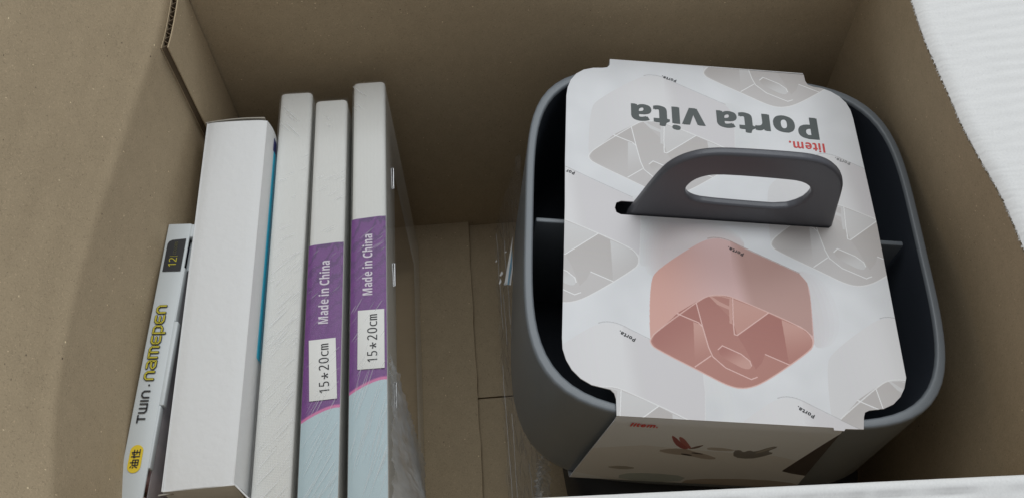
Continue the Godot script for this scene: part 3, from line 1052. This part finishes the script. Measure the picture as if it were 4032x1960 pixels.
# ------------------------------------------------------------------ grey organizer
func make_organizer():
	var fr := Transform3D(Basis(Vector3(0.9903, -0.0987, 0.0978), Vector3(0.0998, 0.9950, -0.0060), Vector3(-0.0967, 0.0157, 0.9952)), Vector3(0.0946, 0.1600, -0.2022))
	fr = fr.orthonormalized()
	# own axes: the rim lies in y = 0
	var t := thing("desk_organizer", "grey plastic desk organizer with upright handle in a white printed card sleeve", "organizer", fr)
	var a := 0.0827
	var b := 0.0841
	var e := 4.38
	var st := begin()
	loops(st, [[0.080, -0.0800], [0.014, -0.0800], [0.008, -0.0793], [0.0035, -0.0768], [0.001, -0.0730], [0.0002, -0.068], [0.0, -0.0016]], a, b, e)
	put("outer_wall", done(st), M.grey_plastic, t)
	st = begin()
	loops(st, [[0.0, -0.0016], [0.00012, -0.0006], [0.0005, -0.00012], [0.0009, 0.0], [0.0018, 0.00005], [0.0027, 0.0], [0.0031, -0.00012], [0.00348, -0.0006], [0.0036, -0.0016]], a, b, e)
	var rim := put("rim", done(st), M.grey_plastic, t)
	rim.set_meta("label", "smooth rounded rim")
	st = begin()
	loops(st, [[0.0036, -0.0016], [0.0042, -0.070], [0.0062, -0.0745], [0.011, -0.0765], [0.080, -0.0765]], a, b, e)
	put("inner_wall", done(st), M.shaded_inner_plastic, t)
	# the plate that carries the handle and divides the tray
	put("divider", rounded_box(Vector3(0, -0.042, -0.004), Vector3(0.155, 0.068, 0.0022), 0.0006, 2), M.grey_plastic, t)
	put("divider", rounded_box(Vector3(0.028, -0.046, 0.037), Vector3(0.002, 0.060, 0.078), 0.0006, 2), M.grey_plastic, t)
	put("divider", rounded_box(Vector3(-0.030, -0.046, -0.043), Vector3(0.002, 0.060, 0.072), 0.0006, 2), M.grey_plastic, t)
	# handle: a plate with a long hole and rounded edges
	var outer := smooth_closed(v2([[-41.5, -12], [-40.8, -0.3], [-39.6, 4.6], [-38.1, 10.5], [-35.8, 20.0], [-33.3, 28.6], [-31.2, 33.4], [-27.8, 37.7], [-23.5, 40.8], [-19.0, 42.8], [-12.7, 44.0], [0.7, 44.4], [15.9, 44.3], [22.4, 43.6], [28.3, 41.3], [33.7, 36.7], [37.4, 30.8], [39.2, 23.8], [41.2, 13.5], [43.4, 3.2], [44.4, -3], [45.0, -12]]), 1)
	var hole := smooth_closed(v2([[-21.6, 19.4], [-21.2, 22.6], [-19.5, 26.2], [-16.4, 28.9], [-12.2, 30.4], [-0.3, 30.7], [14, 30.3], [19.9, 29.9], [24.2, 28.0], [26.9, 24.7], [27.4, 20.9], [25.7, 15.6], [19.9, 11.2], [5.1, 11.3], [-12.4, 12.0], [-17.0, 13.3], [-20.0, 15.7]]), 1)
	var mid := Vector2(0.003, 0.0205)
	var N := 220
	var ro := radial(outer, mid, N)
	var rh := radial(hole, mid, N)
	var z := -0.0055
	var th := 0.0038
	var rd := 0.0013
	st = begin()
	var prof := []
	for k in 6:                                     # rounded outer edge, front to back
		var g := PI / 2 * k / 5
		prof.append([0, rd * (1 - sin(g)), th / 2 - rd * (1 - cos(g))])
	for k in 6:
		var g := PI / 2 * k / 5
		prof.append([0, rd * (1 - cos(g)), -th / 2 + rd * (1 - sin(g))])
	for k in 6:
		var g := PI / 2 * k / 5
		prof.append([1, rd * (1 - sin(g)), -th / 2 + rd * (1 - cos(g))])
	for k in 6:
		var g := PI / 2 * k / 5
		prof.append([1, rd * (1 - cos(g)), th / 2 - rd * (1 - sin(g))])
	prof.append(prof[0])
	var hp := func(q: Array, i: int) -> Vector3:
		var p: Vector2 = (ro if q[0] == 0 else rh)[i % N]
		var before: Vector2 = (ro if q[0] == 0 else rh)[(i + N - 1) % N]
		var after: Vector2 = (ro if q[0] == 0 else rh)[(i + 1) % N]
		var nrm := (after - before).orthogonal().normalized()
		if nrm.dot(p - mid) < 0:
			nrm = -nrm
		p += nrm * q[1] * (-1.0 if q[0] == 0 else 1.0)
		return Vector3(p.x, p.y, z + q[2])
	for k in prof.size() - 1:
		for i in N:
			quad(st, hp.call(prof[k], i), hp.call(prof[k], i + 1), hp.call(prof[k + 1], i + 1), hp.call(prof[k + 1], i), 1)
	var hd := put("handle", done(st), M.handle_plastic, t)
	hd.set_meta("label", "dark grey upright handle with an oblong grip hole")
	make_sleeve(t)


func radial(poly: PackedVector2Array, mid: Vector2, n: int) -> PackedVector2Array:
	var out := PackedVector2Array()
	for k in n:
		var d := Vector2.from_angle(TAU * k / n)
		var best := 0.0
		for i in poly.size():
			var hit = Geometry2D.segment_intersects_segment(mid, mid + d, poly[i], poly[(i + 1) % poly.size()])
			if hit != null:
				best = maxf(best, (hit - mid).length())
		out.append(mid + d * best)
	return out


# ------------------------------------------------------------------ the printed sleeve
const MM := 7.4                # picture dots per millimetre
const SX := -70.0
const SZ := -92.0


func fill(im: Image, pts: PackedVector2Array, c0: Color, c1: Color, from := Vector2(), to := Vector2(0, 1), share := 1.0):
	# fills a polygon given in millimetres; the colour runs from c0 at «from» to c1 at «to»
	var p := PackedVector2Array()
	var lo := 1e9
	var hi := -1e9
	for q in pts:
		var r := Vector2((q.x - SX) * MM, (q.y - SZ) * MM)
		p.append(r)
		lo = minf(lo, r.y)
		hi = maxf(hi, r.y)
	var dir := to - from
	var span := dir.length_squared()
	var flat := c0 == c1 and share >= 1.0
	for y in range(maxi(int(ceil(lo)), 0), mini(int(hi), im.get_height() - 1) + 1):
		var xs := []
		for i in p.size():
			var a := p[i]
			var b := p[(i + 1) % p.size()]
			if (a.y <= y) != (b.y <= y):
				xs.append(a.x + (b.x - a.x) * (y - a.y) / (b.y - a.y))
		xs.sort()
		for k in range(0, xs.size() - 1, 2):
			var x0 := maxi(int(round(xs[k])), 0)
			var x1 := mini(int(round(xs[k + 1])), im.get_width())
			if x1 <= x0:
				continue
			if flat:
				im.fill_rect(Rect2i(x0, y, x1 - x0, 1), c0)
				continue
			for x in range(x0, x1):
				var w := Vector2(x / MM + SX, y / MM + SZ) - from
				var c := c0.lerp(c1, smoothstep(0.0, 1.0, w.dot(dir) / span))
				im.set_pixel(x, y, c if share >= 1.0 else im.get_pixel(x, y).lerp(c, share))


func line(im: Image, pts: PackedVector2Array, width: float, c: Color, share := 1.0):
	for k in pts.size() - 1:
		var a := pts[k]
		var b := pts[k + 1]
		var s := (b - a).orthogonal().normalized() * width * 0.5
		var e := (b - a).normalized() * width * 0.3
		fill(im, PackedVector2Array([a + s - e, b + s + e, b - s + e, a - s - e]), c, c, Vector2(), Vector2(0, 1), share)


func moved(pts: Array, by: Vector2) -> PackedVector2Array:
	var out := PackedVector2Array()
	for p in pts:
		out.append(Vector2(p[0], p[1]) + by)
	return out


func draw_tray(im: Image, by: Vector2, tone: Array, share: float):
	# tone: left side, ridge, right side, inner dark, inner mid, inner light, line
	var sil := [[-34.9, 52.9], [-33.4, 27.5], [-30.2, 21.7], [-13.6, 8.6], [-7.1, 5.4], [-1.5, 5.7], [5.1, 9.2], [26.8, 19.6], [29.9, 24.0], [29.8, 32.4], [28.8, 46.6], [28.5, 50.6], [26.1, 54.0], [8.3, 66.9], [0.8, 70.5], [-5.5, 70.2], [-16.5, 64.7], [-32.7, 56.3]]
	var rim := [[-34.6, 52.5], [-32.3, 49.2], [-14.1, 34.0], [-9.9, 31.8], [-4.5, 31.4], [-0.6, 32.3], [24.3, 43.2], [27.8, 46.7], [28.3, 50.3], [26.2, 53.6], [8.3, 66.9], [0.9, 70.3], [-5.5, 70.2], [-16.5, 64.4], [-32.7, 56.3], [-34.4, 54.3]]
	# soft contact shade that the printed photograph shows round the tray
	for k in 7:
		fill(im, smooth_closed(moved([[24, 16], [38 - k * 2.0, 22], [41 - k * 2.2, 44], [30, 55], [24, 40]], by)), tone[7], tone[7], Vector2(), Vector2(0, 1), 0.05 * share)
	fill(im, smooth_closed(moved(sil, by)), tone[0], tone[1], Vector2(-33, 20) + by, Vector2(-5, 16) + by, share)
	fill(im, moved([[0.2, 6.2], [5.1, 9.2], [26.8, 19.6], [29.4, 23.6], [29.6, 32], [28.4, 47.0], [24.3, 43.2], [-0.6, 32.3]], by), tone[1], tone[2], Vector2(-1.5, 20) + by, Vector2(6, 19) + by, share)
	var sr := smooth_closed(moved(rim, by))
	fill(im, sr, tone[4], tone[4], Vector2(), Vector2(0, 1), share)
	fill(im, moved([[-23.6, 40.8], [-17.5, 44.0], [-18.4, 62.5], [-32.4, 55.6], [-33.9, 53.2], [-32.6, 50.2]], by), tone[3], tone[4], Vector2(-30, 46) + by, Vector2(-20, 60) + by, share)
	fill(im, moved([[-23.2, 40.4], [-15.8, 35.2], [-14.1, 45.6]], by), tone[3], tone[3], Vector2(), Vector2(0, 1), share)
	fill(im, moved([[-17.5, 44.0], [-15.0, 44.8], [-13.9, 46.1], [-11.8, 57.7], [-18.3, 62.7]], by), tone[5], tone[4], Vector2(-17, 44) + by, Vector2(-13, 62) + by, share)
	fill(im, moved([[-15.8, 35.2], [-10.7, 32.2], [-2.2, 42.1], [-1.0, 48.6], [3.2, 54.0], [8.5, 56.5], [5.7, 63.7], [2.5, 66.5], [-6.7, 62.4], [-10.6, 59.1], [-12.5, 54.3], [-14.1, 45.8]], by), tone[3].lerp(tone[4], 0.35), tone[4], Vector2(-10, 34) + by, Vector2(0, 64) + by, share)
	fill(im, moved([[-10.7, 32.2], [-6.6, 31.8], [-1.6, 32.5], [-2.5, 43.9], [-3.5, 43.6], [-3.2, 37.7], [-7.6, 35.8]], by), tone[5], tone[5], Vector2(), Vector2(0, 1), share)
	fill(im, moved([[-9.4, 32.4], [-6.0, 32.2], [-2.6, 33.0], [-3.0, 36.2], [-6.5, 34.5]], by), tone[4], tone[4], Vector2(), Vector2(0, 1), share)
	fill(im, moved([[-1.3, 32.9], [12.2, 38.0], [-1.0, 48.6], [-2.1, 42.8]], by), tone[5], tone[5].lerp(tone[4], 0.3), Vector2(0, 34) + by, Vector2(2, 46) + by, share)
	fill(im, moved([[12.3, 38.3], [17.0, 40.8], [17.6, 59.5], [8.9, 55.8], [7.3, 59.4], [4.6, 62.4], [1.3, 53.4], [-1.0, 48.7]], by), tone[3], tone[3].lerp(tone[4], 0.4), Vector2(10, 40) + by, Vector2(8, 60) + by, share)
	fill(im, moved([[17.0, 40.8], [24.2, 43.8], [27.4, 47.1], [27.8, 50.3], [25.9, 53.4], [17.7, 59.6]], by), tone[5], tone[4], Vector2(19, 42) + by, Vector2(22, 58) + by, share)
	fill(im, smooth_closed(moved([[-9.1, 54.8], [-7.2, 53.3], [-0.3, 56.4], [2.7, 59.0], [3.3, 61.4], [1.7, 62.7], [-1.5, 61.7], [-8.2, 57.7]], by), 1), tone[3].lerp(tone[4], 0.2), tone[5], Vector2(-6, 54) + by, Vector2(-2, 62) + by, share)
	var w := 0.42
	for l in [[[-23.6, 40.8], [-15.6, 44.1], [-14.1, 45.8]], [[-15.8, 35.6], [-14.1, 45.8], [-12.5, 54.3], [-11.2, 58.1], [-6.7, 62.4], [2.5, 66.5], [4.9, 65.4]], [[-18.3, 62.7], [-11.9, 57.8]], [[-1.0, 48.6], [12.2, 38.1]], [[-1.3, 32.7], [-2.0, 42.4], [-2.1, 48.3], [-1.0, 48.6]], [[8.9, 55.9], [17.6, 59.6]], [[-9.0, 55.1], [-7.2, 53.3], [-0.3, 56.4], [2.7, 59.0], [3.2, 61.0]]]:
		line(im, moved(l, by), w, tone[6], share)
	sr.append(sr[0])
	line(im, sr, 0.5, tone[6], share * 0.8)
	line(im, smooth_open(moved([[-9.0, 5.9], [-6.4, 5.0], [-1.5, 5.4], [5.1, 8.9], [26.8, 19.3]], by)), 0.4, tone[2].darkened(0.18), share * 0.5)


func smooth_open(p: PackedVector2Array) -> PackedVector2Array:
	for k in 2:
		var q := PackedVector2Array([p[0]])
		for i in p.size() - 1:
			q.append(p[i].lerp(p[i + 1], 0.25))
			q.append(p[i].lerp(p[i + 1], 0.75))
		q.append(p[-1])
		p = q
	return p


func sleeve_picture() -> Image:
	var im := Image.create(int(140 * MM), int(184 * MM), false, Image.FORMAT_RGB8)
	var paper := Color(0.885, 0.89, 0.90)
	im.fill(paper)
	# the printed photograph's own soft light and dark areas
	var n := noise(0.006, 40, 2)
	for y in range(0, im.get_height(), 4):
		for x in range(0, im.get_width(), 4):
			var k := 1.0 + 0.03 * n.get_noise_2d(x, y)
			im.fill_rect(Rect2i(x, y, 4, 4), Color(paper.r * k, paper.g * k, paper.b * k))
	var cool := [Color(0.86, 0.855, 0.86), Color(0.89, 0.885, 0.89), Color(0.845, 0.835, 0.84), Color(0.745, 0.725, 0.715), Color(0.785, 0.77, 0.765), Color(0.835, 0.83, 0.83), Color(0.93, 0.93, 0.93), Color(0.82, 0.81, 0.81)]
	for by in [Vector2(30.9, -136.1), Vector2(-22, -84.5), Vector2(51.4, -46.6), Vector2(-65.5, -31.2), Vector2(-45.0, 41.0), Vector2(65.2, 31.7), Vector2(20.5, 67.5)]:
		draw_tray(im, by, cool, 1.0)
	var pink := [Color(0.85, 0.645, 0.595), Color(0.85, 0.70, 0.685), Color(0.735, 0.575, 0.54), Color(0.66, 0.40, 0.355), Color(0.71, 0.475, 0.425), Color(0.80, 0.60, 0.55), Color(0.90, 0.745, 0.71), Color(0.78, 0.70, 0.70)]
	for k in 8:     # pink light thrown on the printed table top
		fill(im, smooth_closed(moved([[-36 + k, 30], [-35 + k, 0 + k * 1.4], [-24, -6 + k], [-5, -4 + k], [10, 8], [-10, 20]], Vector2())), Color(0.80, 0.70, 0.69), Color(0.80, 0.70, 0.69), Vector2(), Vector2(0, 1), 0.06)
	draw_tray(im, Vector2(), pink, 1.0)
	return im


func front_picture() -> Image:
	# the sleeve's front: a cool white field with a few small printed things; drawn in the same millimetre space, y downwards from 0
	var im := Image.create(int(140 * MM), int(184 * MM), false, Image.FORMAT_RGB8)
	im.fill(Color(0.85, 0.87, 0.90))
	var f := func(pts: Array, c: Color, share := 1.0):
		var p := PackedVector2Array()
		for q in pts:
			p.append(Vector2(q[0], -q[1]))
		fill(im, smooth_closed(p, 1), c, c, Vector2(), Vector2(0, 1), share)
	f.call([[-60, -22], [45, -30], [45, -68], [-60, -68]], Color(0.76, 0.74, 0.71), 0.35)
	f.call([[-28, -28.5], [-22, -25.2], [-17, -25.0], [-13, -27.5], [-9, -29.0], [-2, -33.8], [-7, -35.2], [-14, -32.0], [-22, -31.3]], Color(0.62, 0.58, 0.56), 0.9)
	f.call([[-25.6, -12.2], [-23.4, -14.2], [-20.0, -19.5], [-15.6, -25.2], [-18.6, -25.4], [-22.6, -20.5]], Color(0.52, 0.20, 0.20), 0.8)
	f.call([[-22.6, -13.2], [-20.6, -14.2], [-18.0, -18.5], [-14.6, -25.0], [-17.0, -24.2], [-20.5, -19.2]], Color(0.58, 0.27, 0.26), 0.8)
	f.call([[-16.5, -25.2], [-14.5, -22.2], [-10.9, -19.4], [-13.0, -24.0]], Color(0.45, 0.38, 0.36))
	f.call([[-17.6, -29.6], [-13.2, -31.0], [-13.4, -32.4], [-17.8, -31.2]], Color(0.22, 0.20, 0.20))
	f.call([[-14.0, -28.0], [-9.4, -29.0], [-9.6, -30.0], [-14.2, -29.2]], Color(0.25, 0.23, 0.23))
	f.call([[-9.9, -22.0], [-2.0, -22.0], [3.0, -24.5], [-8.5, -25.2]], Color(0.66, 0.63, 0.61), 0.8)
	f.call([[1.1, -24.0], [3.4, -23.0], [5.3, -25.6], [7.0, -22.8], [9.4, -24.6], [14.2, -18.2], [17.0, -18.2], [13.8, -23.6], [17.3, -24.8], [14.3, -28.8], [9.8, -32.4], [3.0, -31.4]], Color(0.36, 0.34, 0.33), 0.75)
	f.call([[9.6, -25.4], [14.6, -19.0], [15.8, -19.0], [11.0, -26.2]], Color(0.62, 0.60, 0.58))
	f.call([[-44.5, -51], [-38, -48.0], [-31, -49.8], [-36, -53.0]], Color(0.56, 0.54, 0.51), 0.8)
	f.call([[-37, -58.0], [-25, -55.0], [-9, -57.0], [-11, -66.0], [-36, -66.0]], Color(0.50, 0.57, 0.57), 0.5)
	f.call([[-8, -60.0], [20, -56.0], [40, -60.0], [40, -68.0], [-10, -68.0]], Color(0.55, 0.48, 0.42), 0.6)
	f.call([[36.0, -1.0], [35.0, -1.5], [26.6, -43.0], [26.8, -46.0], [45, -52.0], [45, -2]], Color(0.26, 0.23, 0.22), 1.0)
	return im


func make_sleeve(parent: Node3D):
	var pm := mat("sleeve_print", Color.WHITE, 0.38, 0.5)
	pm.albedo_texture = ImageTexture.create_from_image(sleeve_picture())
	var fm := mat("sleeve_front_print", Color.WHITE, 0.4, 0.5)
	fm.albedo_texture = ImageTexture.create_from_image(front_picture())
	var uv := func(q: Vector2) -> Vector2: return Vector2((q.x * 1000.0 - SX) / 140.0, (q.y * 1000.0 - SZ) / 184.0)
	var y := 0.0012
	# outline of the top panel, far half and near half, which meet along the handle slot
	var far_half := v2([[-66.6, -6.0], [-66.5, -27.9], [-65.8, -64.0], [-65.2, -68.6], [-63.8, -73.0], [-61.4, -76.8], [-58.0, -79.5], [-53.7, -81.0], [-49.5, -81.4], [-47.4, -81.9], [-46.3, -83.3], [-46.0, -86.9], [42.9, -86.2], [43.1, -82.4], [44.0, -80.3], [46.4, -79.3], [50.1, -78.8], [54.0, -77.3], [57.6, -74.7], [60.2, -71.2], [61.6, -67.0], [62.0, -62.0], [62.9, -6.0],
		[44.0, -6.0], [43.8, -8.2], [42.0, -9.6], [-43.5, -9.6], [-45.5, -8.6], [-46.2, -6.0]])
	var near_half := v2([[-66.6, -6.0], [-67.8, 54.0], [-67.6, 58.6], [-66.3, 63.0], [-64.2, 66.8], [-61.0, 70.1], [-57.0, 72.4], [-52.6, 73.3], [-50.2, 73.8], [-48.8, 75.2], [-48.2, 77.4], [-48.2, 83.8], [30.8, 83.8], [31.0, 84.8], [34.7, 84.8], [35.2, 84.0], [42.0, 83.8], [42.9, 79.0], [43.6, 77.2], [45.4, 76.3], [51.0, 75.3], [55.0, 73.3], [58.2, 70.2], [60.4, 66.6], [61.9, 62.3], [62.9, -6.0],
		[44.0, -6.0], [43.6, -4.2], [42.0, -2.9], [-43.8, -2.9], [-45.6, -3.8], [-46.2, -6.0]])
	var st := begin()
	plate(st, far_half, y, 0.0005, uv)
	plate(st, near_half, y, 0.0005, uv)
	var top := put("card_sleeve", done(st), pm, parent)
	top.set_meta("label", "white card sleeve printed with a pink tray among white trays")
	# front panel folds down over the rim and curls under the base; the back panel does the same out of sight
	var front := sheet(30, 26, func(u: float, v: float):
		var s := (1.0 - v) * 0.076
		var top_x := lerpf(-0.0481, 0.0347, u)
		var low_x := lerpf(-0.0562, 0.0385, u)
		var k := s / 0.064
		var x := lerpf(top_x, low_x, minf(k, 1.0))
		var yy := y - 0.0004 - s
		var zz := 0.0843
		if s < 0.0012:
			var a := s / 0.0012 * PI / 2
			zz = 0.0836 + 0.0009 * sin(a)
			yy = y - 0.0002 - 0.0012 * (1.0 - cos(a))
		elif s > 0.066:
			var a := (s - 0.066) / 0.010
			zz -= 0.006 * a * a
			yy += 0.001 * a * a
		return Vector3(x, yy, zz + 0.0006 * sin(PI * u) * sin(PI * clampf(k, 0, 1))), 0.0004)
	# its picture is laid out in millimetres
	var arr := front.surface_get_arrays(0)
	var uvs: PackedVector2Array = arr[Mesh.ARRAY_TEX_UV]
	for i in uvs.size():
		var p: Vector3 = arr[Mesh.ARRAY_VERTEX][i]
		uvs[i] = Vector2((p.x * 1000.0 - SX) / 140.0, (-p.y * 1000.0 - SZ) / 184.0)
	arr[Mesh.ARRAY_TEX_UV] = uvs
	var fmesh := ArrayMesh.new()
	fmesh.add_surface_from_arrays(Mesh.PRIMITIVE_TRIANGLES, arr)
	var fp := put("sleeve_front", fmesh, fm, parent)
	fp.set_meta("label", "front side of the card sleeve with small pictures")
	put("sleeve_rear", plain_box(Vector3(-0.046, -0.076, -0.0875), Vector3(0.0429, y - 0.0004, -0.0870)), M.sleeve_back, parent)
	# lettering, printed upside down as seen from here
	var B := Basis(Vector3(-1, 0, 0), Vector3(0, 0, 1), Vector3(0, 1, 0))
	var ly := y + 0.00008
	var bold := face(700)
	letters("title_lettering", "Porta vita", bold, 0.0163, top, M.grey_ink, Transform3D(B.rotated(Vector3.UP, -0.012), Vector3(0.00435, ly, -0.0555)), 1.10)
	letters("title_lettering", "Porta vita", bold, 0.0163, top, M.grey_ink, Transform3D(B.rotated(Vector3.UP, -0.012), Vector3(0.00365, ly + 0.00002, -0.0557)), 1.10)
	letters("maker_lettering", "litem.", bold, 0.0063, top, M.red_ink, Transform3D(B.rotated(Vector3.UP, -0.015), Vector3(0.0388, ly, -0.0447)), 0.92)
	for a in [[-19.6, -77.6, -0.3], [-64.2, -22.4, -0.3], [53.4, -38.0, -0.35], [2.0, 11.2, -0.44], [-43.2, 51.8, -0.48], [21.4, 78.4, -0.52]]:
		letters("tray_lettering", "Porta." if a[0] > -60 else "Por", bold, 0.0021, top, M.black_ink if a[0] < 40 else M.pale_ink, Transform3D(B.rotated(Vector3.UP, a[2]), Vector3(a[0] * 0.001, ly, a[1] * 0.001)), 1.15)
	letters("maker_lettering", "litem.", bold, 0.0042, fp, M.red_ink, Transform3D(Basis(Vector3(1, -0.02, 0), Vector3(0.12, 1, 0), Vector3(0, 0, 1)), Vector3(-0.0370, -0.0045, 0.08465)), 0.9)


# ------------------------------------------------------------------ scrap beside the organizer
func make_leaflet():
	var t := thing("torn_leaflet", "torn white paper corner with a blue stripe under the film left of the organizer", "paper", Transform3D(Basis(), Vector3(0.006, 0.06, -0.245)))
	var flap := func(pts: Array, y: float) -> Mesh:
		var st := begin()
		plate(st, v2(pts), y, 0.0002, func(q): return q)
		return done(st)
	var lift := Transform3D(Basis(Vector3(1, 0, 0), 0.05), Vector3(0, 0.010, 0))
	put("white_sheet", flap.call([[3.4, -16.6], [-3.0, 11.3], [-1.4, 11.0], [0.6, 2.0]], 0.0), M.sticker_paper, t, lift)
	put("blue_stripe", flap.call([[2.6, -9.0], [0.5, 1.0], [-1.3, 11.0], [-0.6, 11.2], [1.6, 1.0]], 0.0002), M.blue_print, t, lift)
	put("white_sheet", flap.call([[2.6, -8.0], [1.5, 2.0], [-0.7, 11.0], [0.4, 11.2], [2.0, 2.0]], -0.0004), M.white_card, t, lift)
	for a in [[-5.0, 6.0, 2.6, 1.2], [-5.6, 10.5, 3.0, 0.9], [-3.2, 10.8, 1.6, 1.0], [-1.5, -7.0, 0.7, 0.7], [-6.5, -2.0, 1.2, 0.5]]:
		put("torn_scrap", flap.call([[a[0], a[1]], [a[0] + a[3] * 1.2, a[1] - a[2]], [a[0] + a[3] * 1.6, a[1] - a[2] * 0.4], [a[0] + a[3] * 0.6, a[1] + 0.3]], 0.0006), M.torn_paper, t, lift)
